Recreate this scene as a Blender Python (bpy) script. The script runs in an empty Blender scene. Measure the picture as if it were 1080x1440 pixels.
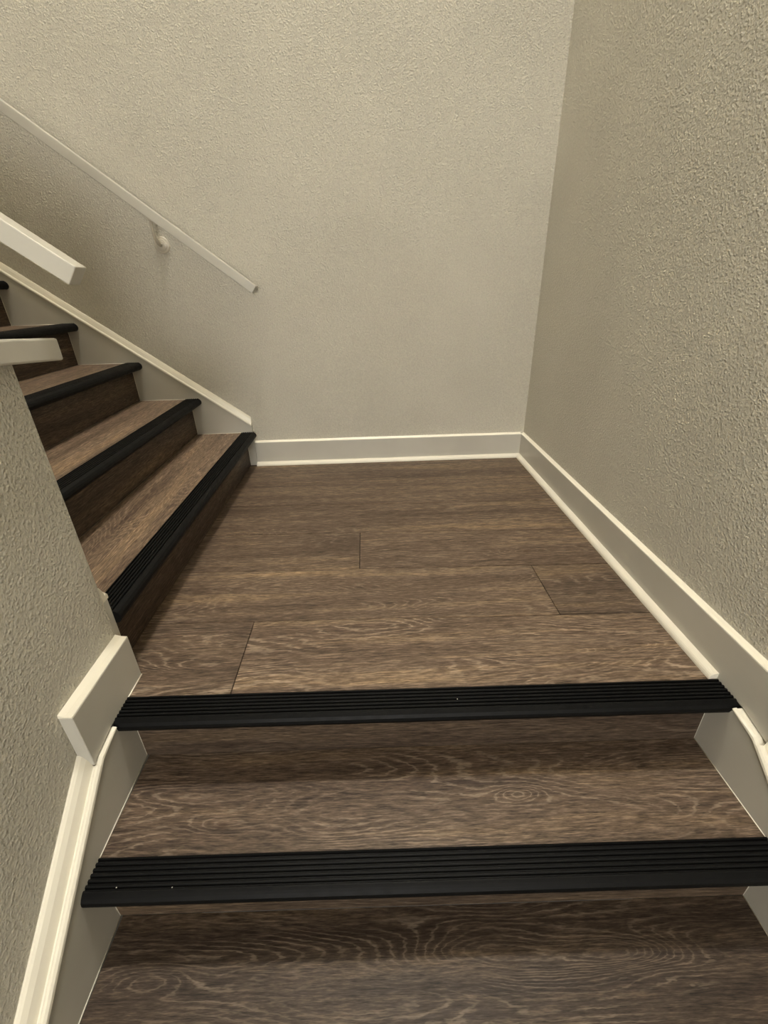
import bpy, bmesh, math, random
from mathutils import Matrix, Vector

S = bpy.context.scene
COL = S.collection

# ------------------------------------------------------------------ camera
cam_d = bpy.data.cameras.new('camera')
cam = bpy.data.objects.new('camera', cam_d)
COL.objects.link(cam)
R = Vector((0.9990330, -0.0363854, -0.0246800))
U = Vector((0.0384646, 0.4514443, 0.8914699))
F = Vector((0.0212949, 0.8915571, -0.4524073))
M = Matrix((R, U, -F)).transposed().to_4x4()
M.translation = Vector((0.62179, -0.74932, 0.85285))
cam.matrix_world = M
cam_d.sensor_fit = 'HORIZONTAL'
cam_d.sensor_width = 36.0
cam_d.lens = 36.0 * 633.54 / 1080.0
cam_d.clip_start = 0.02
S.camera = cam

# ------------------------------------------------------------------ world, light, exposure
world = bpy.data.worlds.new('world')
S.world = world
world.use_nodes = True
world.node_tree.nodes['Background'].inputs[0].default_value = (1.0, 0.93, 0.80, 1)
world.node_tree.nodes['Background'].inputs[1].default_value = 0.05


def lamp(name, kind, loc, power, color, size=0.2, target=None, size_y=None):
    d = bpy.data.lights.new(name, kind)
    d.energy = power
    d.color = color
    if kind == 'AREA':
        d.shape = 'DISK' if size_y is None else 'RECTANGLE'
        d.size = size
        if size_y:
            d.size_y = size_y
    else:
        d.shadow_soft_size = size
    o = bpy.data.objects.new(name, d)
    COL.objects.link(o)
    o.location = loc
    if target is not None:
        o.rotation_euler = (Vector(target) - Vector(loc)).to_track_quat('-Z', 'Y').to_euler()
    return o


LX, LY, LZ = 0.72, 0.86, 6.2
lamp('stairwell_lamp', 'POINT', (LX, LY, LZ - 0.33), 345.0, (1.0, 0.975, 0.93), 0.17)
lamp('fill_lamp', 'AREA', (0.35, -3.9, 1.25), 90.0, (1.0, 0.975, 0.94), 1.1, (0.7, 1.5, 0.9))  # unseen broad fill added behind the camera to light upright faces evenly

S.view_settings.view_transform = 'Standard'
S.view_settings.look = 'None'
S.view_settings.gamma = 1.0
S.view_settings.use_curve_mapping = False
S.view_settings.exposure = 0.36

# ------------------------------------------------------------------ dimensions (metres; landing floor is z = 0)
W = 1.4308            # right wall plane
XA = 0.0              # lower flight's left wall plane
YE = 0.0908           # where that wall ends and the upper flight opens
K = -0.0201           # the flight is slightly out of square


def yb(x):            # back wall plane
    return 1.5637 - 0.0076 * x


LOW_Z = [0.0, -0.1788, -0.3636, -0.545, -0.726]
RUN = 0.2478
UP_X0, UP_RUN, UP_RISE = -0.0295, 0.2468, 0.1801

# ------------------------------------------------------------------ node helpers


class NT:
    def __init__(s, name):
        s.m = bpy.data.materials.new(name)
        s.m.use_nodes = True
        s.t = s.m.node_tree
        s.bsdf = s.t.nodes['Principled BSDF']

    def n(s, typ, **kw):
        nd = s.t.nodes.new(typ)
        for k, v in kw.items():
            setattr(nd, k, v)
        return nd

    def put(s, sock, v):
        if hasattr(v, 'is_output'):
            s.t.links.new(v, sock)
        else:
            sock.default_value = v

    def math(s, op, a, b=None, c=None, clamp=False):
        nd = s.n('ShaderNodeMath', operation=op)
        nd.use_clamp = clamp
        s.put(nd.inputs[0], a)
        if b is not None:
            s.put(nd.inputs[1], b)
        if c is not None:
            s.put(nd.inputs[2], c)
        return nd.outputs[0]

    def comb(s, x, y, z):
        nd = s.n('ShaderNodeCombineXYZ')
        for i, v in enumerate((x, y, z)):
            s.put(nd.inputs[i], v)
        return nd.outputs[0]

    def noise(s, vec, scale=1.0, detail=2.0, rough=0.5, dist=0.0):
        nd = s.n('ShaderNodeTexNoise')
        s.put(nd.inputs['Vector'], vec)
        nd.inputs['Scale'].default_value = scale
        nd.inputs['Detail'].default_value = detail
        nd.inputs['Roughness'].default_value = rough
        nd.inputs['Distortion'].default_value = dist
        return nd.outputs['Fac']

    def ramp(s, fac, stops, interp='LINEAR'):
        nd = s.n('ShaderNodeValToRGB')
        nd.color_ramp.interpolation = interp
        e = nd.color_ramp.elements
        while len(e) < len(stops):
            e.new(0.5)
        for i, (p, c) in enumerate(stops):
            e[i].position = p
            e[i].color = (*c, 1) if len(c) == 3 else c
        s.put(nd.inputs[0], fac)
        return nd.outputs[0]

    def mix(s, fac, a, b, mode='MIX'):
        nd = s.n('ShaderNodeMix', data_type='RGBA', blend_type=mode)
        s.put(nd.inputs[0], fac)
        s.put(nd.inputs[6], a)
        s.put(nd.inputs[7], b)
        return nd.outputs[2]

    def remap(s, v, a, b, c=0.0, d=1.0, smooth=False):
        nd = s.n('ShaderNodeMapRange')
        if smooth:
            nd.interpolation_type = 'SMOOTHSTEP'
        s.put(nd.inputs[0], v)
        for i, q in enumerate((a, b, c, d)):
            nd.inputs[i + 1].default_value = q
        return nd.outputs[0]

    def attr(s, name):
        nd = s.n('ShaderNodeAttribute', attribute_type='OBJECT', attribute_name=name)
        return nd.outputs['Fac']

    def bump(s, h, strength, dist):
        nd = s.n('ShaderNodeBump')
        nd.inputs['Strength'].default_value = strength
        nd.inputs['Distance'].default_value = dist
        s.put(nd.inputs['Height'], h)
        return nd.outputs[0]

    def fin(s, color, rough, normal=None, spec=0.5):
        s.put(s.bsdf.inputs['Base Color'], color)
        s.put(s.bsdf.inputs['Roughness'], rough)
        s.bsdf.inputs['Specular IOR Level'].default_value = spec
        if normal is not None:
            s.put(s.bsdf.inputs['Normal'], normal)
        return s.m


def lin(r, g, b):
    f = lambda c: (c / 255 / 12.92) if c / 255 <= 0.04045 else ((c / 255 + 0.055) / 1.055) ** 2.4
    return (f(r), f(g), f(b))


# ------------------------------------------------------------------ materials
def wall_paint(name, rgb, amount):
    s = NT(name)
    tc = s.n('ShaderNodeTexCoord').outputs['Object']
    a = s.noise(tc, 135, 3, 0.55)
    b = s.noise(tc, 290, 2, 0.5)
    vo = s.n('ShaderNodeTexVoronoi', feature='SMOOTH_F1')
    s.put(vo.inputs['Vector'], tc)
    vo.inputs['Scale'].default_value = 160
    vo.inputs['Smoothness'].default_value = 0.6
    cell = s.remap(vo.outputs['Distance'], 0.15, 0.6, 1, 0, True)
    h = s.math('ADD', s.math('MULTIPLY', s.math('MULTIPLY', cell, s.remap(a, 0.35, 0.6)), 0.6),
               s.math('ADD', s.math('MULTIPLY', a, 0.9), s.math('MULTIPLY', b, 0.45)))
    big = s.noise(tc, 2.2, 3, 0.5)
    c1 = lin(*rgb)
    c2 = lin(*(v - 7 for v in rgb))
    col = s.mix(s.remap(big, 0.35, 0.65), (*c1, 1), (*c2, 1))
    relief_shade = s.math('ADD', s.math('MULTIPLY', a, 0.5), s.math('MULTIPLY', b, 0.5))  # light and shade of the relief painted into the colour
    g = s.remap(relief_shade, 0.36, 0.64, 0.90, 1.10)
    col = s.mix(1.0, col, s.comb(g, g, g), 'MULTIPLY')
    return s.fin(col, 0.62, s.bump(h, amount, 0.0030), 0.3)


def trim_paint(name, rgb):
    s = NT(name)
    tc = s.n('ShaderNodeTexCoord').outputs['Object']
    a = s.noise(tc, 90, 3, 0.5)
    c1 = lin(*rgb)
    col = s.mix(s.remap(s.noise(tc, 6, 3), 0.35, 0.65), (*c1, 1), (*lin(*(v - 6 for v in rgb)), 1))
    return s.fin(col, 0.36, s.bump(a, 0.12, 0.001), 0.5)


def oak(name):
    """Limed grey-brown oak; grain runs along the object's own x axis."""
    s = NT(name)
    tc = s.n('ShaderNodeTexCoord').outputs['Object']
    sep = s.n('ShaderNodeSeparateXYZ')
    s.put(sep.inputs[0], tc)
    u, y, z = sep.outputs
    v = s.math('ADD', y, z)
    seed = s.attr('seed')
    sd = s.math('MULTIPLY', seed, 7.31)
    us = s.math('ADD', u, sd)
    # slow wander of the grain
    wob = s.noise(s.comb(s.math('MULTIPLY', us, 3.2), s.math('MULTIPLY', v, 9.0), sd), 1, 3, 0.55)
    vw = s.math('ADD', v, s.math('MULTIPLY', s.math('SUBTRACT', wob, 0.5), 0.022))
    # ring field whose contour lines form cathedrals; knots lift it locally
    fld = s.noise(s.comb(s.math('MULTIPLY', us, 1.15), s.math('MULTIPLY', vw, 7.5), sd), 1, 1.5, 0.4)
    knots = None
    pits = None
    for i in (1, 2, 3):
        kx, ky, ka, kw = (s.attr('k%d%s' % (i, q)) for q in 'xyaw')
        dx = s.math('DIVIDE', s.math('SUBTRACT', u, kx), kw)
        dy = s.math('DIVIDE', s.math('SUBTRACT', vw, ky), s.math('ADD', s.math('MULTIPLY', kw, 0.18), 0.008))
        d2 = s.math('ADD', s.math('MULTIPLY', dx, dx), s.math('MULTIPLY', dy, dy))
        g = s.math('MULTIPLY', s.math('EXPONENT', s.math('MULTIPLY', d2, -1.0)), ka)
        knots = g if knots is None else s.math('ADD', knots, g)
        ex = s.math('DIVIDE', s.math('SUBTRACT', u, kx), 0.012)
        ey = s.math('DIVIDE', s.math('SUBTRACT', v, ky), 0.007)
        e = s.math('EXPONENT', s.math('MULTIPLY', s.math('ADD', s.math('MULTIPLY', ex, ex), s.math('MULTIPLY', ey, ey)), -1))
        e = s.math('MULTIPLY', e, s.attr('k%dd' % i))
        pits = e if pits is None else s.math('ADD', pits, e)
    fld2 = s.math('ADD', fld, knots)
    jag = s.noise(s.comb(s.math('MULTIPLY', us, 30), s.math('MULTIPLY', v, 150), sd), 1, 2, 0.6)
    ringv = s.math('ADD', s.math('MULTIPLY', fld2, 38.0), s.math('MULTIPLY', jag, 0.9))
    tri = s.math('PINGPONG', ringv, 0.5)
    lime = s.remap(tri, 0.33, 0.47, 0, 1, True)
    limemask = s.noise(s.comb(s.math('MULTIPLY', us, 3.0), s.math('MULTIPLY', v, 14.0), s.math('ADD', sd, 9.0)), 1, 3, 0.6)
    lime = s.math('MULTIPLY', lime, s.remap(limemask, 0.40, 0.62))
    lime = s.math('MULTIPLY', lime, s.attr('limed'))
    # long soft bands, straight fibres, short pores
    band = s.noise(s.comb(s.math('MULTIPLY', us, 0.9), s.math('MULTIPLY', vw, 17.0), sd), 1, 4, 0.6)
    band2 = s.noise(s.comb(s.math('MULTIPLY', us, 2.6), s.math('MULTIPLY', vw, 55.0), sd), 1, 3, 0.6)
    streak = s.noise(s.comb(s.math('MULTIPLY', us, 20.0), s.math('MULTIPLY', vw, 210.0), s.math('ADD', sd, 4.0)), 1, 3, 0.65)
    fib = s.noise(s.comb(s.math('MULTIPLY', us, 34.0), s.math('MULTIPLY', v, 430.0), sd), 1, 2, 0.7)
    pore = s.noise(s.comb(s.math('MULTIPLY', us, 70.0), s.math('MULTIPLY', v, 800.0), sd), 1, 2, 0.6)
    base = s.ramp(s.math('ADD', s.math('MULTIPLY', band, 0.7), s.math('MULTIPLY', band2, 0.3)),
                  [(0.28, lin(64, 51, 41)), (0.42, lin(86, 71, 58)), (0.52, lin(101, 85, 70)),
                   (0.62, lin(118, 99, 78)), (0.74, lin(140, 117, 90))])
    fibc = s.ramp(s.math('ADD', s.math('MULTIPLY', streak, 0.45), s.math('ADD', s.math('MULTIPLY', fib, 0.30), s.math('MULTIPLY', pore, 0.25))),
                  [(0.37, (0.16, 0.14, 0.12)), (0.46, (0.66, 0.64, 0.61)), (0.53, (1.06, 1.07, 1.08)), (0.63, (2.1, 2.12, 2.15))])
    lime = s.math('MULTIPLY', lime, s.remap(streak, 0.36, 0.56, 0.35, 1.0))
    col = s.mix(0.92, base, fibc, 'MULTIPLY')
    # dark earlywood between lime lines
    dark = s.math('MULTIPLY', s.remap(tri, 0.0, 0.28, 1, 0, True), s.math('MULTIPLY', s.remap(limemask, 0.40, 0.62), s.attr('limed')))
    col = s.mix(s.math('MULTIPLY', dark, 0.38), col, (*lin(58, 44, 36), 1))
    col = s.mix(s.math('MULTIPLY', lime, 0.55), col, (*lin(168, 150, 130), 1))
    col = s.mix(s.math('MULTIPLY', pits, 0.8, clamp=True), col, (*lin(62, 40, 24), 1))
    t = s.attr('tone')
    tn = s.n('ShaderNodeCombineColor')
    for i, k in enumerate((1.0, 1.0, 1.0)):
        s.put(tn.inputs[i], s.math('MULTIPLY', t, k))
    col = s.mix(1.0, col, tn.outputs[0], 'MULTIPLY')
    h = s.math('ADD', s.math('MULTIPLY', fib, 0.6), s.math('SUBTRACT', s.math('MULTIPLY', pore, 0.5), s.math('MULTIPLY', lime, 0.3)))
    return s.fin(col, s.remap(fib, 0.3, 0.7, 0.58, 0.46), s.bump(h, 0.35, 0.0006), 0.28)


def rubber(name):
    s = NT(name)
    tc = s.n('ShaderNodeTexCoord').outputs['Object']
    a = s.noise(tc, 40, 4, 0.6)
    b = s.noise(tc, 500, 2, 0.6)
    col = s.mix(s.remap(a, 0.35, 0.7), (*lin(3, 3, 3), 1), (*lin(7, 7, 6), 1))
    return s.fin(col, s.remap(a, 0.3, 0.7, 0.48, 0.60), s.bump(b, 0.15, 0.0005), 0.16)


M_WALL = wall_paint('orange_peel_wall_paint', (196, 191, 176), 1.0)
M_TRIM = trim_paint('satin_trim_paint', (189, 185, 173))
M_CAULK_LIT = trim_paint('caulk', (236, 230, 212))  # joint caulk; on baseboard tops it also carries painted-in overhead brightness
M_LIT_TRIM = trim_paint('lit_molding_paint', (226, 220, 203))  # trim colour whitened to put overhead light into shoe and cap mouldings
M_CEIL = wall_paint('ceiling_paint', (226, 220, 206), 0.4)
M_OAK = oak('limed_oak_plank')
M_RUB = rubber('black_rubber')
s_ = NT('gap_shadow_board')
M_SUB = s_.fin((*lin(34, 26, 21), 1), 0.85)
s_ = NT('white_enamel')
M_ENAM = s_.fin((*lin(186, 178, 160), 1), 0.35)
s_ = NT('brushed_nickel')
s_.bsdf.inputs['Metallic'].default_value = 1.0
M_MET = s_.fin((*lin(190, 184, 172), 1), 0.35)
s_ = NT('lamp_glass')
s_.bsdf.inputs['Emission Color'].default_value = (1.0, 0.86, 0.65, 1)
s_.bsdf.inputs['Emission Strength'].default_value = 4.0
M_GLOW = s_.fin((0.9, 0.88, 0.8, 1), 0.4)
s_ = NT('pale_crumb')
M_CRUMB = s_.fin((*lin(225, 222, 210), 1), 0.8)


# ------------------------------------------------------------------ mesh helpers
def link(name, bm, mat, parent=None, smooth=False, bevel=0.0, seg=2):
    bmesh.ops.recalc_face_normals(bm, faces=bm.faces)
    me = bpy.data.meshes.new(name)
    bm.to_mesh(me)
    bm.free()
    me.materials.append(mat)
    if smooth:
        for p in me.polygons:
            p.use_smooth = True
    o = bpy.data.objects.new(name, me)
    COL.objects.link(o)
    if bevel:
        md = o.modifiers.new('bevel', 'BEVEL')
        md.width = bevel
        md.segments = seg
        md.limit_method = 'ANGLE'
        md.angle_limit = math.radians(30)
    if parent is not None:
        o.parent = parent
    return o


def prism(bm, prof, a, b):
    """Loft the closed profile between two placements: a(p), b(p) map a 2-D point to 3-D."""
    va = [bm.verts.new(a(p)) for p in prof]
    vb = [bm.verts.new(b(p)) for p in prof]
    n = len(prof)
    for i in range(n):
        j = (i + 1) % n
        bm.faces.new((va[i], va[j], vb[j], vb[i]))
    bm.faces.new(va)
    bm.faces.new(vb[::-1])
    return bm


def sweep(bm, prof, rings):
    """Loft a closed profile through several placements (each a function of the 2-D point)."""
    vs = [[bm.verts.new(f(p)) for p in prof] for f in rings]
    n = len(prof)
    for a, b in zip(vs, vs[1:]):
        for i in range(n):
            j = (i + 1) % n
            bm.faces.new((a[i], a[j], b[j], b[i]))
    bm.faces.new(vs[0])
    bm.faces.new(vs[-1][::-1])
    return bm


def box8(bm, pts):
    """Eight points: bottom loop of four, then top loop of four."""
    v = [bm.verts.new(p) for p in pts]
    for f in ((0, 1, 2, 3), (4, 5, 6, 7), (0, 1, 5, 4), (1, 2, 6, 5), (2, 3, 7, 6), (3, 0, 4, 7)):
        bm.faces.new([v[i] for i in f])
    return bm


def box(x0, x1, y0, y1, z0, z1, bm=None):
    bm = bm or bmesh.new()
    return box8(bm, [(x0, y0, z0), (x1, y0, z0), (x1, y1, z0), (x0, y1, z0),
                     (x0, y0, z1), (x1, y0, z1), (x1, y1, z1), (x0, y1, z1)])


def struct(o):
    o['kind'] = 'structure'
    return o


def tag(o, label, cat, group=None):
    o['label'] = label
    o['category'] = cat
    if group:
        o['group'] = group
    return o


def empty(name, loc=(0, 0, 0)):
    o = bpy.data.objects.new(name, None)
    o.empty_display_size = 0.1
    o.location = loc
    COL.objects.link(o)
    return o


def wood(o, seed, tone=1.0, limed=1.0, knots=()):
    o['seed'] = float(seed)
    o['tone'] = float(tone) * 0.90
    o['limed'] = float(limed)
    for i in (1, 2, 3):
        k = knots[i - 1] if i <= len(knots) else (0, 0, 0, 1, 0)
        for q, v in zip('xyawd', k):
            o['k%d%s' % (i, q)] = float(v)
    return o


# ------------------------------------------------------------------ the room shell
bm = bmesh.new()
XL = -2.35
prof = [(XL, yb(XL)), (W + 0.1, yb(W + 0.1)), (W + 0.1, yb(W) + 0.12), (XL, yb(XL) + 0.12)]
prism(bm, prof, lambda p: (p[0], p[1], -1.0), lambda p: (p[0], p[1], 6.2))
struct(link('wall_back', bm, M_WALL))
struct(link('wall_right', box(W, W + 0.12, -4.2, yb(W) - 0.0005, -1.0, 6.2), M_WALL))
struct(link('wall_front', box(XL, W + 0.12, -4.32, -4.2, -1.0, 6.2), M_WALL))
struct(link('wall_far_left', box(XL - 0.12, XL, -4.32, 1.7, -1.0, 6.2), M_WALL))
struct(link('ceiling', box(XL - 0.12, W + 0.12, -4.32, 1.7, 6.2, 6.3), M_CEIL))

# left wall: an L-shaped low wall (along the lower flight, turning along the upper one)
bm = bmesh.new()
zt0 = 0.7365


def cz(y):            # its cap falls a little towards the landing
    return zt0 + 0.087 * (0.1765 - y)


T = 0.115
box8(bm, [(-T, -4.2, -1.0), (0, -4.2, -1.0), (0, YE, -1.0), (-T, YE, -1.0),
          (-T, -4.2, cz(-4.2)), (0, -4.2, cz(-4.2)), (0, YE, cz(YE)), (-T, YE, cz(YE))])
wall_left = struct(link('wall_left', bm, M_WALL))
bm = bmesh.new()
prof = [(-T, -1.0), (-T, 0.744), (-0.22, 0.744), (-0.22, 1.22), (XL, 1.22 + 0.73 * (-XL - 0.22)), (XL, -1.0)]
prof = [(x, min(z, 2.6)) for x, z in prof]
prism(bm, prof, lambda p: (p[0], YE - T, p[1]), lambda p: (p[0], YE, p[1]))
wall_inner = struct(link('wall_inner', bm, M_WALL))

# wooden cap board on the low wall
bm = bmesh.new()
o_ = 0.038
box8(bm, [(-T - o_, -4.2, cz(-4.2)), (o_, -4.2, cz(-4.2)), (o_, 0.177, cz(0.177)), (-T - o_, 0.182, cz(0.177)),
          (-T - o_, -4.2, cz(-4.2) + .04), (o_, -4.2, cz(-4.2) + .04), (o_, 0.177, cz(0.177) + .04), (-T - o_, 0.182, cz(0.177) + .04)])
link('wall_cap', bm, M_TRIM, wall_left, bevel=0.004)

# ------------------------------------------------------------------ landing floor: every plank a part
SK = -0.031


def sy(k, x):         # seams between plank rows
    return (0.0155, 0.2795, 0.5365, 0.786, 1.036, 1.286, 1.60)[k] + (SK if k else K) * x * (1.0, 1.0, 1.1, 1.3, 1.2, 1.0, 1.0)[k]


bm = bmesh.new()
box8(bm, [(-0.10, 0.012, -0.20), (W, 0.012 + K * W, -0.20), (W, yb(W), -0.20), (-0.10, yb(-.1), -0.20),
          (-0.10, 0.012, -0.012), (W, 0.012 + K * W, -0.012), (W, yb(W), -0.012), (-0.10, yb(-.1), -0.012)])
floor = struct(link('floor', bm, M_SUB))
G = 0.0009
rows = [
    [(-0.1, 0.2668, 0.94, 0.9, 3.1, ((0.18, 0.10, 0.10, 0.16, 0),)), (0.2668, W, 1.08, 0.9, 5.7, ((1.06, 0.105, 0.22, 0.20, 0), (1.30, 0.12, 0.05, .05, 0.3), (.36, 0.14, 0.06, .12, 0)))],
    [(-0.1, 1.139, 1.02, 0.45, 12.3, ((0.05, 0.385, 0.14, 0.07, 0.5), (.56, .42, .10, .16, .0), (.93, .39, .10, .2, 0))), (1.139, W, 0.80, 0.6, 8.9, ((1.28, 0.36, 0.08, 0.08, 0.4),))],
    [(-0.1, 0.5645, 0.93, 0.35, 15.2, ((0.20, 0.765, 0.05, 0.04, 0.8), (.15, .62, .08, .14, 0))), (0.5645, W, 1.02, 0.4, 20.6, ((1.15, 0.585, 0.10, 0.08, 1.0), (.8, .69, .06, .2, 0)))],
    [(-0.1, W, 0.93, 0.3, 27.4, ((0.74, 0.86, 0.08, 0.16, 0.4), (.2, .95, .06, .15, 0)))],
    [(-0.1, W, 0.92, 0.3, 33.9, ((1.0, 1.15, 0.08, 0.2, 0.0), (.1, 1.2, .06, .15, 0)))],
    [(-0.1, W, 0.88, 0.3, 41.7, ((.5, 1.42, 0.06, 0.2, 0.0),))],
]
for k, row in enumerate(rows):
    for x0, x1, tone, limed, seed, kn in row:
        a, b = x0 + G, x1 - G
        top = (lambda x: sy(k + 1, x)) if k < 5 else (lambda x: yb(x) - 0.002)
        bm = bmesh.new()
        box8(bm, [(a, sy(k, a) + G, -0.012), (b, sy(k, b) + G, -0.012), (b, top(b) - G, -0.012), (a, top(a) - G, -0.012),
                  (a, sy(k, a) + G, 0), (b, sy(k, b) + G, 0), (b, top(b) - G, 0), (a, top(a) - G, 0)])
        wood(link('plank', bm, M_OAK, floor, bevel=0.0010, seg=1), seed, tone * 1.12, limed * 1.3, kn)

struct(link('floor_lower', box(-T, W, -4.2, -1.0, -1.05, -0.906), M_SUB))

# ------------------------------------------------------------------ nosing profile (v outward from riser, z from tread top)
NOSE = [(-0.0200, -0.030), (-0.0200, 0.0028), (-0.0165, 0.0036)]
for i in range(6):
    v = -0.0150 + i * 0.0095
    NOSE += [(v, -0.0006), (v + 0.0024, -0.0006), (v + 0.0034, 0.0030), (v + 0.0048, 0.0039), (v + 0.0070, 0.0039), (v + 0.0084, 0.0030)]
NOSE += [(0.0440, 0.0010), (0.0480, -0.0020), (0.0525, -0.0080), (0.0540, -0.0150), (0.0525, -0.0215),
         (0.0480, -0.0270), (0.0420, -0.0300)]


def local_strip(name, prof, length, mat, parent, loc, rotz, bevel=0.0, taper=None):
    """Profile in the local y-z plane swept along local x from 0 to length."""
    bm = bmesh.new()
    prism(bm, prof, lambda p: (0, p[0], p[1]), lambda p: (length, p[0], p[1]))
    o = link(name, bm, mat, parent, bevel=bevel)
    o.location = loc
    o.rotation_euler = (0, 0, rotz)
    return o


def step_parts(parent, origin, rotz, length, rise, depth, seed, tt, tr, knots=(), limed=1.0, seg_tread=None, nose_len=None, noff=0.0, tread=True, riser=True):
    """origin: the riser's front face at the tread's near end; local +y points up the flight."""
    o = []
    if tread:
        d = [(0.0203, -0.022), (0.0203, 0.0), (depth - 0.0005, 0.0), (depth - 0.0005, -0.022)]
        t = local_strip('tread', d, length, M_OAK, parent, origin, rotz, 0.0006)
        wood(t, seed, tt, limed, knots)
        o.append(t)
    # the nosing is its own black strip; mirror v because local +y is uphill
    n = local_strip('nosing', [(-v, z) for v, z in NOSE], nose_len or length, M_RUB, parent, origin, rotz)
    n.location = Vector(origin) + Matrix.Rotation(rotz, 3, 'Z') @ Vector((noff, 0, 0))
    o.append(n)
    if riser:
        r = [(0.0, -rise + 0.0005), (0.0, -0.0305), (0.012, -0.0305), (0.012, -rise + 0.0005)]
        rr = local_strip('riser', r, length, M_OAK, parent, origin, rotz)
        wood(rr, seed + 2.7, tr, 0.35 * limed)
        o.append(rr)
    return o


# ------------------------------------------------------------------ lower flight
ang = math.atan(K)
lower = empty('staircase', (0.70, -0.5, LOW_Z[-1]))
tag(lower, 'wide oak steps with black ribbed nosings climbing from the foreground to the landing', 'stairs')
SL = 0.0341
SR = 0.0331
LEN = (W - SR - SL) / math.cos(ang)


def lp(o):
    o.parent = lower
    o.matrix_parent_inverse = Matrix.Translation(-lower.location)
    return o


SEEDS = [2.2, 51.4, 63.8, 71.0, 77.7]
KN = [(), ((0.885, 0.125, 0.10, 0.05, 0.0), (0.235, 0.075, 0.10, 0.075, 0.7), (1.10, 0.07, 0.16, 0.22, 0)),
      ((0.78, 0.165, 0.22, 0.19, 0.0), (1.05, 0.165, 0.20, 0.11, 0.0), (0.10, 0.14, 0.10, 0.08, 0)), (), ()]
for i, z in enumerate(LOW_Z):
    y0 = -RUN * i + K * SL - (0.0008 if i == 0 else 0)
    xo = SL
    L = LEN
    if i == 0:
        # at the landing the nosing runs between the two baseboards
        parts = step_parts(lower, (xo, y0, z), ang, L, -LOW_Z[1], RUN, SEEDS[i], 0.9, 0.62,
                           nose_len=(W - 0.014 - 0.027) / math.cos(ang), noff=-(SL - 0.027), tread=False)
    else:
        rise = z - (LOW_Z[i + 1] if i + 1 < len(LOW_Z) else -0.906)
        parts = step_parts(lower, (xo, y0, z), ang, L, rise, RUN, SEEDS[i], (0, 0.97, 0.58, 0.7, 0.7)[i], 0.60,  # second tread toned down to carry the shadow of someone standing below
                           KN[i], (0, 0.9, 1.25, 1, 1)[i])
    for q in parts:
        lp(q)

# pale crumbs lying on the nosings
for x, y, z, lab in ((0.0963, -0.2821, LOW_Z[1], 'tiny pale crumb nearest the left end of the foreground black nosing'),
                     (0.2047, -0.2872, LOW_Z[1], 'tiny white crumb on the foreground black nosing, second from its left end'),
                     (0.7942, -0.0327, 0.0, 'tiny pale crumb on the ribs at the middle of the landing edge nosing')):
    bm = bmesh.new()
    bmesh.ops.create_icosphere(bm, subdivisions=1, radius=0.0013)
    for v in bm.verts:
        v.co *= random.uniform(0.7, 1.2)
        v.co.z = v.co.z * 0.7
    c = link('crumb', bm, M_CRUMB)
    c.location = (x, y, z + 0.0046)
    tag(c, lab, 'crumb', 'pale crumbs on the black nosings')

# ------------------------------------------------------------------ upper flight
upper = empty('staircase', (UP_X0, 0.8, 0.0))
tag(upper, 'narrow flight of oak steps with black nosings rising leftwards from the landing', 'stairs')
UK = 0.006
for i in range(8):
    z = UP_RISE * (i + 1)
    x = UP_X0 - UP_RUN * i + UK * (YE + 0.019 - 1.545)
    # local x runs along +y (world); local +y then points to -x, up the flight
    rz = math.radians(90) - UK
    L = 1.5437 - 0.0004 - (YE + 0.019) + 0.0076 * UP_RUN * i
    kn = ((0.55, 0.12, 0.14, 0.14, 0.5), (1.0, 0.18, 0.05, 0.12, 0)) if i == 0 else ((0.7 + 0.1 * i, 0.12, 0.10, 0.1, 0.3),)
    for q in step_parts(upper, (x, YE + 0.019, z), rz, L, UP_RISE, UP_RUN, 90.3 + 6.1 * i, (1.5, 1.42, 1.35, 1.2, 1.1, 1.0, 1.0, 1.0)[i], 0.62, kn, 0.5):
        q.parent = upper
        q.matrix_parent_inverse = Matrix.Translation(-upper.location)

# ------------------------------------------------------------------ skirt boards with their cap mouldings
# cap profile: (distance from wall, height above the skirt's top edge, square to the slope)
CAPP = [(0, -0.001), (0.0365, -0.001), (0.0378, 0.003), (0.0370, 0.008), (0.0330, 0.0115), (0.0285, 0.012),
        (0.0255, 0.0095), (0.0225, 0.0100), (0.0200, 0.0160), (0.0150, 0.0270), (0.0085, 0.0350), (0.0040, 0.0378), (0, 0.0378)]


def tri_fill(bm, pts, f0, f1):
    """Board outline pts (a, z) extruded between the planes f0 and f1."""
    va = [bm.verts.new(f0(p)) for p in pts]
    vb = [bm.verts.new(f1(p)) for p in pts]
    n = len(pts)
    for i in range(n):
        j = (i + 1) % n
        bm.faces.new((va[i], va[j], vb[j], vb[i]))
    bm.faces.new(va)
    bm.faces.new(vb[::-1])
    return bm


SLOPE = 0.722


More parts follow.
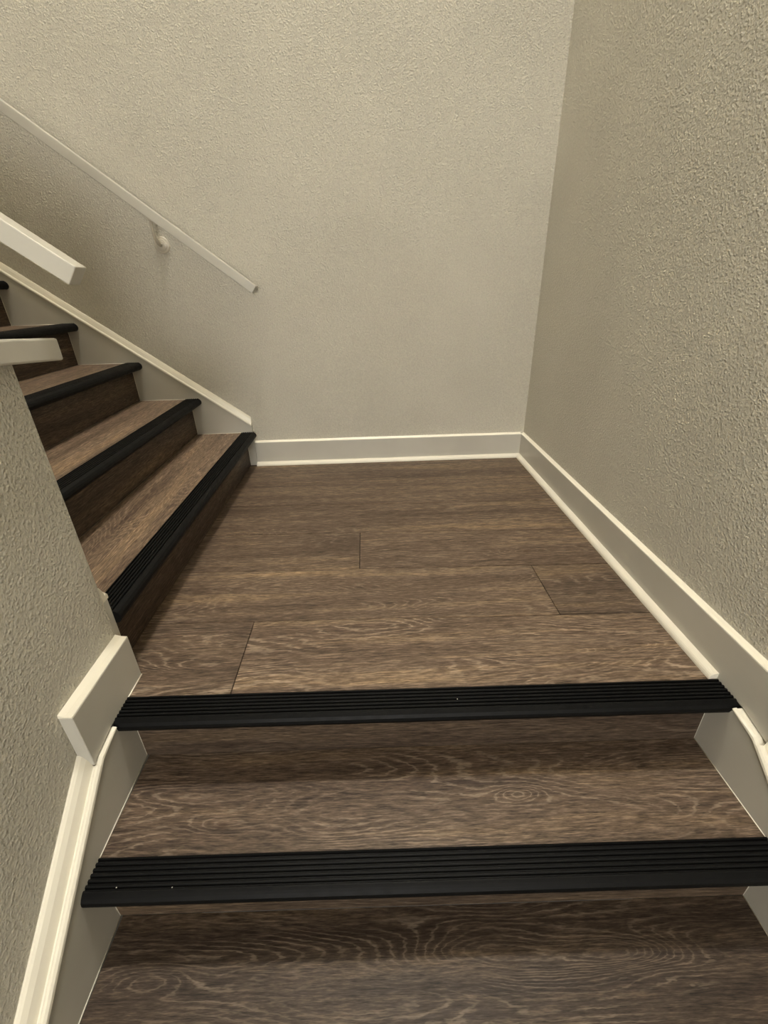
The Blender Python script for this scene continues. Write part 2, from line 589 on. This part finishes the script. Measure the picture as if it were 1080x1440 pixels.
def lower_skirt(name, xw, sgn, th, dy):
    """xw: wall plane; sgn: +1 when the board stands to the +x side of it."""
    yk, zk = -0.121 + dy, -0.0215
    ye = -4.1
    ztop = lambda y: zk - SLOPE * (yk - y)
    out = [(0.006 + dy, -0.008), (0.006 + dy, -0.42), (ye, ztop(ye) - 0.5), (ye, ztop(ye)), (yk, zk), (-0.060 + dy, -0.0045), (-0.045 + dy, -0.031)]
    bm = bmesh.new()
    tri_fill(bm, out, lambda p: (xw, p[0], p[1]), lambda p: (xw + sgn * th, p[0], p[1]))
    o = struct(link(name, bm, M_TRIM, bevel=0.0008, seg=1))
    n = Vector((0, -SLOPE, 1)).normalized()
    s = th / 0.0341
    bm = bmesh.new()
    y1 = -0.1357 + dy
    sweep(bm, CAPP, [lambda p: (xw + sgn * p[0] * s, y1, ztop(y1) + p[1] / n.z),
                     lambda p: (xw + sgn * p[0] * s, ye, ztop(ye) + p[1] / n.z)])
    link('cap_molding', bm, M_LIT_TRIM, o)
    # level return under the landing nosing
    bm = bmesh.new()
    small = [(0, 0), (0.0365, 0), (0.0378, 0.003), (0.0365, 0.007), (0.031, 0.0095), (0.0285, 0.0095), (0.0275, 0.004), (0, 0.004)]
    sweep(bm, small, [lambda p: (xw + sgn * p[0] * s, -0.058 + dy, -0.0050 + p[1] * 0.5),
                      lambda p: (xw + sgn * p[0] * s, yk, zk + p[1] * 1.2),
                      lambda p: (xw + sgn * p[0] * s, y1, ztop(y1) + p[1] * 1.25)])
    link('cap_molding', bm, M_LIT_TRIM, o)
    return o


skL = lower_skirt('trim_1', XA, 1, SL, 0.0)
skR = lower_skirt('trim_2', W, -1, SR, K * W)


def bead(parent, a, b, r=0.0013, mat=None):
    a, b = Vector(a), Vector(b)
    d = (b - a).normalized()
    up = Vector((0, 0, 1)) if abs(d.z) < 0.9 else Vector((0, 1, 0))
    s = d.cross(up).normalized()
    t = s.cross(d)
    bm = bmesh.new()
    ring = [s * (r * math.cos(q * math.pi / 3)) + t * (r * math.sin(q * math.pi / 3)) for q in range(6)]
    va = [bm.verts.new(a + q) for q in ring]
    vb = [bm.verts.new(b + q) for q in ring]
    for i in range(6):
        j = (i + 1) % 6
        bm.faces.new((va[i], va[j], vb[j], vb[i]))
    bm.faces.new(va)
    bm.faces.new(vb[::-1])
    return link('caulk_or_lit_edge', bm, mat or M_CAULK_LIT, parent, smooth=True)


for o, x in ((skL, SL), (skR, W - SR)):
    for i in range(1, 3):
        ya = -RUN * (i - 1) + K * x
        yb_ = -RUN * i + K * x + 0.0205
        bead(o, (x, ya, LOW_Z[i]), (x, yb_, LOW_Z[i]))
        bead(o, (x, ya, LOW_Z[i]), (x, ya, LOW_Z[i - 1] - 0.031), 0.0011)

# skirt of the upper flight on the back wall and on the low wall


def upper_skirt(name, base, sgn, slope_y, xe):
    sl = 0.735
    ztop = lambda x: 0.2165 - sl * (x - 0.006) * 1.0
    th = 0.019
    X1 = XL + 0.01
    yf = lambda x: base(x)
    out = [(xe, 0.0005), (xe, ztop(xe)), (X1, ztop(X1)), (X1, ztop(X1) - 0.5), (-0.40, 0.0005)]
    bm = bmesh.new()
    tri_fill(bm, out, lambda p: (p[0], yf(p[0]), p[1]), lambda p: (p[0], yf(p[0]) + sgn * th, p[1]))
    o = struct(link(name, bm, M_TRIM, bevel=0.0008, seg=1))
    nz = 1 / math.sqrt(1 + sl * sl)
    s = 0.022 / 0.0341
    f = lambda x: (lambda p: (x, yf(x) + sgn * p[0] * s, ztop(x) + p[1] * 0.86 / nz))
    bm = bmesh.new()
    sweep(bm, CAPP, [f(xe), f(X1)])
    link('cap_molding', bm, M_LIT_TRIM, o)
    return o


skB = upper_skirt('trim_3', yb, -1, 0, 0.006)
skC = upper_skirt('trim_4', lambda x: YE, 1, 0, -0.001)
for i in range(0, 5):
    x = UP_X0 - UP_RUN * i - 0.0002
    yy = yb(x) - 0.0195
    z0 = UP_RISE * i
    bead(skB, (x, yy, z0 if i else 0.001), (x, yy, z0 + UP_RISE - 0.031), 0.0012)
    bead(skB, (x, yy, z0 + UP_RISE), (x, yy, z0 + UP_RISE), 0.001) if False else None
    bead(skB, (x - 0.0205, yy, z0 + UP_RISE), (x - UP_RUN, yy, z0 + UP_RISE), 0.0012)

# ------------------------------------------------------------------ baseboards
HB = 0.1231
TB = 0.016
y0r, y1r = -0.1355 + K * W, yb(W) - 0.0005
zb = -0.0085
zr = -0.0035
# right: a plain board along the wall
bm = bmesh.new()
out = [(y1r, 0.0), (y1r, HB), (y0r, HB), (y0r, -0.018), (-0.060 + K * W, 0.0)]
tri_fill(bm, out, lambda p: (W, p[0], p[1]), lambda p: (W - TB, p[0], p[1]))
bbR = struct(link('baseboard_right', bm, M_TRIM, bevel=0.0012, seg=1))
# left: short block on the end of the low wall
bm = bmesh.new()
out = [(YE, 0.0005), (YE, HB), (-0.1355, HB), (-0.1355, -0.018), (-0.060, 0.0005)]
tri_fill(bm, out, lambda p: (XA, p[0], p[1]), lambda p: (XA + 0.027, p[0], p[1]))
bbL = struct(link('baseboard_left', bm, M_TRIM, bevel=0.0012, seg=1))
bead(bbL, (0.0275, YE, 0.0008), (0.0275, 0.019, 0.0008), 0.0016)
# back
bm = bmesh.new()
xa, xb = 0.0065, W - TB
box8(bm, [(xa, yb(xa) - TB, 0), (xb, yb(xb) - TB, 0), (xb, yb(xb), 0), (xa, yb(xa), 0),
          (xa, yb(xa) - TB, HB), (xb, yb(xb) - TB, HB), (xb, yb(xb), HB), (xa, yb(xa), HB)])
bbB = struct(link('baseboard_back', bm, M_TRIM, bevel=0.0012, seg=1))
# caulk line, whitened to paint overhead brightness onto each board's top edge
def top_line(parent, a, b, n, t):
    a, b, n = Vector(a), Vector(b), Vector(n)
    prof = [(0, 0), (t, 0), (t, 0.0009), (t * 0.5, 0.0022), (0, 0.0075)]
    bm = bmesh.new()
    prism(bm, prof, lambda p: a + n * p[0] + Vector((0, 0, p[1])), lambda p: b + n * p[0] + Vector((0, 0, p[1])))
    link('caulk_or_lit_edge', bm, M_CAULK_LIT, parent)


top_line(bbR, (W, y0r + 0.001, HB), (W, y1r - 0.001, HB), (-1, 0, 0), TB - 0.0012)
top_line(bbL, (XA, -0.1345, HB), (XA, YE - 0.001, HB), (1, 0, 0), 0.0258)
top_line(bbB, (xa + 0.001, yb(xa), HB), (xb, yb(xb), HB), (0, -1, 0), TB - 0.0012)
# quarter-round shoe mouldings
SH = [(0, 0.0005)] + [(0.0208 * math.sin(a) ** 0.9, 0.0005 + 0.0175 * math.cos(a) ** 0.9) for a in
                      [math.radians(q) for q in (0, 15, 30, 45, 60, 75, 89.9)]]
bm = bmesh.new()
prism(bm, SH, lambda p: (W - TB - p[0], K * W + 0.0215, p[1]), lambda p: (W - TB - p[0], yb(W) - TB - p[0], p[1]))
link('shoe_molding', bm, M_LIT_TRIM, bbR)
bm = bmesh.new()
prism(bm, SH, lambda p: (0.0065, yb(0) - TB - p[0], p[1]), lambda p: (W - TB - p[0], yb(W) - TB - p[0], p[1]))
link('shoe_molding', bm, M_LIT_TRIM, bbB)


# ------------------------------------------------------------------ handrails
def disc(bm, c, axis, rings):
    """Lathe (distance along axis, radius) rings around c."""
    axis = Vector(axis).normalized()
    a = axis.orthogonal().normalized()
    b = axis.cross(a)
    vs = []
    N = 28
    for d, r in rings:
        vs.append([bm.verts.new(Vector(c) + axis * d + (a * math.cos(q * 2 * math.pi / N) + b * math.sin(q * 2 * math.pi / N)) * r) for q in range(N)])
    for p, q in zip(vs, vs[1:]):
        for i in range(N):
            j = (i + 1) % N
            bm.faces.new((p[i], p[j], q[j], q[i]))
    bm.faces.new(vs[0])
    bm.faces.new(vs[-1][::-1])


def tube(bm, pts, r, N=12):
    prev = None
    for i, p in enumerate(pts):
        p = Vector(p)
        d = (Vector(pts[min(i + 1, len(pts) - 1)]) - Vector(pts[max(i - 1, 0)])).normalized()
        a = d.cross(Vector((1, 0.02, 0))).normalized()
        b = d.cross(a)
        ring = [bm.verts.new(p + (a * math.cos(q * 2 * math.pi / N) + b * math.sin(q * 2 * math.pi / N)) * r) for q in range(N)]
        if prev:
            for k in range(N):
                j = (k + 1) % N
                bm.faces.new((prev[k], prev[j], ring[j], ring[k]))
        else:
            bm.faces.new(ring)
        prev = ring
    bm.faces.new(prev[::-1])


def handrail(end_top, slope, ysgn, yface, thick, side, length, wall_y, brackets, label, yslope=0.0):
    """Rail falling towards +x; end_top = (x, z) of the top corner of its lower end; yface = face towards camera."""
    x0, z0 = end_top
    d = Vector((-1, 0, slope)).normalized()
    dn = Vector((-slope, 0, -1)).normalized()
    root = empty('handrail', (x0, yface + thick / 2, z0))
    tag(root, label, 'handrail', None)
    bm = bmesh.new()
    cs = []
    for t in (0, length):
        for (a, h) in ((0, 0), (thick, 0), (thick, side), (0, side)):
            cs.append(d * t + dn * h + Vector((0, a - thick / 2 + yslope * t, 0)))
    box8(bm, cs)
    link('rail', bm, M_TRIM, root, bevel=0.0022)
    for t in brackets:
        base = d * t + dn * side + Vector((0, yslope * t, 0))          # underside of the rail, local coords
        cx, cz_ = base.x, base.z
        wy = wall_y(x0 + cx) - (yface + thick / 2)
        sg = 1 if wy > 0 else -1
        drop = 0.088
        zc = cz_ - drop
        bm = bmesh.new()
        disc(bm, (cx, wy, zc), (0, -sg, 0), [(0.0, 0.033), (0.003, 0.033), (0.006, 0.030), (0.007, 0.024), (0.010, 0.022), (0.012, 0.015), (0.014, 0.014)])
        br = link('bracket_rose', bm, M_ENAM, root, smooth=False)
        bm = bmesh.new()
        pts = [(cx, wy - sg * 0.012, zc), (cx, wy - sg * 0.028, zc), (cx, wy * 0.35, zc + 0.006), (cx, wy * 0.10, zc + 0.022), (cx, 0, zc + 0.05), (cx, 0, cz_ - 0.0035)]
        tube(bm, pts, 0.0068)
        link('bracket_arm', bm, M_ENAM, root, smooth=True)
        bm = bmesh.new()
        w = 0.011
        cs = []
        for t2 in (-0.032, 0.032):
            for a, h in ((-w, 0.0002), (w, 0.0002), (w, 0.004), (-w, 0.004)):
                cs.append(base + d * t2 + dn * h + Vector((0, a, 0)))
        box8(bm, cs)
        link('bracket_saddle', bm, M_ENAM, root, bevel=0.001)
        bm = bmesh.new()
        disc(bm, (cx + 0.006, wy - sg * 0.0072, zc - 0.018), (0, -sg, 0), [(0, 0.004), (0.001, 0.004), (0.0022, 0.002)])
        link('screw', bm, M_MET, root)
    return root


handrail((0.1409, 0.8560), 0.757, 1, 1.478, 0.037, 0.036, 2.9, yb, (0.474, 1.55, 2.5),
         'white square handrail on the back wall above the upper flight', -0.0)
handrail((0.1191, 0.8915), 0.735, 1, 0.160, 0.037, 0.0345, 2.2, lambda x: YE, (0.62, 1.6),
         'stubby lower end of a white handrail at the left edge, above the low wall cap')

# ------------------------------------------------------------------ the stairwell's ceiling light (above the frame)
cl = empty('ceiling_light', (LX, LY, LZ))
tag(cl, 'round white ceiling light above the landing', 'ceiling light')
bm = bmesh.new()
disc(bm, (0, 0, 0), (0, 0, -1), [(0.0, 0.17), (0.03, 0.17), (0.045, 0.165)])
link('base', bm, M_ENAM, cl)
bm = bmesh.new()
disc(bm, (0, 0, 0), (0, 0, -1), [(0.046, 0.150), (0.08, 0.145), (0.12, 0.12), (0.15, 0.075), (0.16, 0.02)])
link('diffuser', bm, M_GLOW, cl, smooth=True)
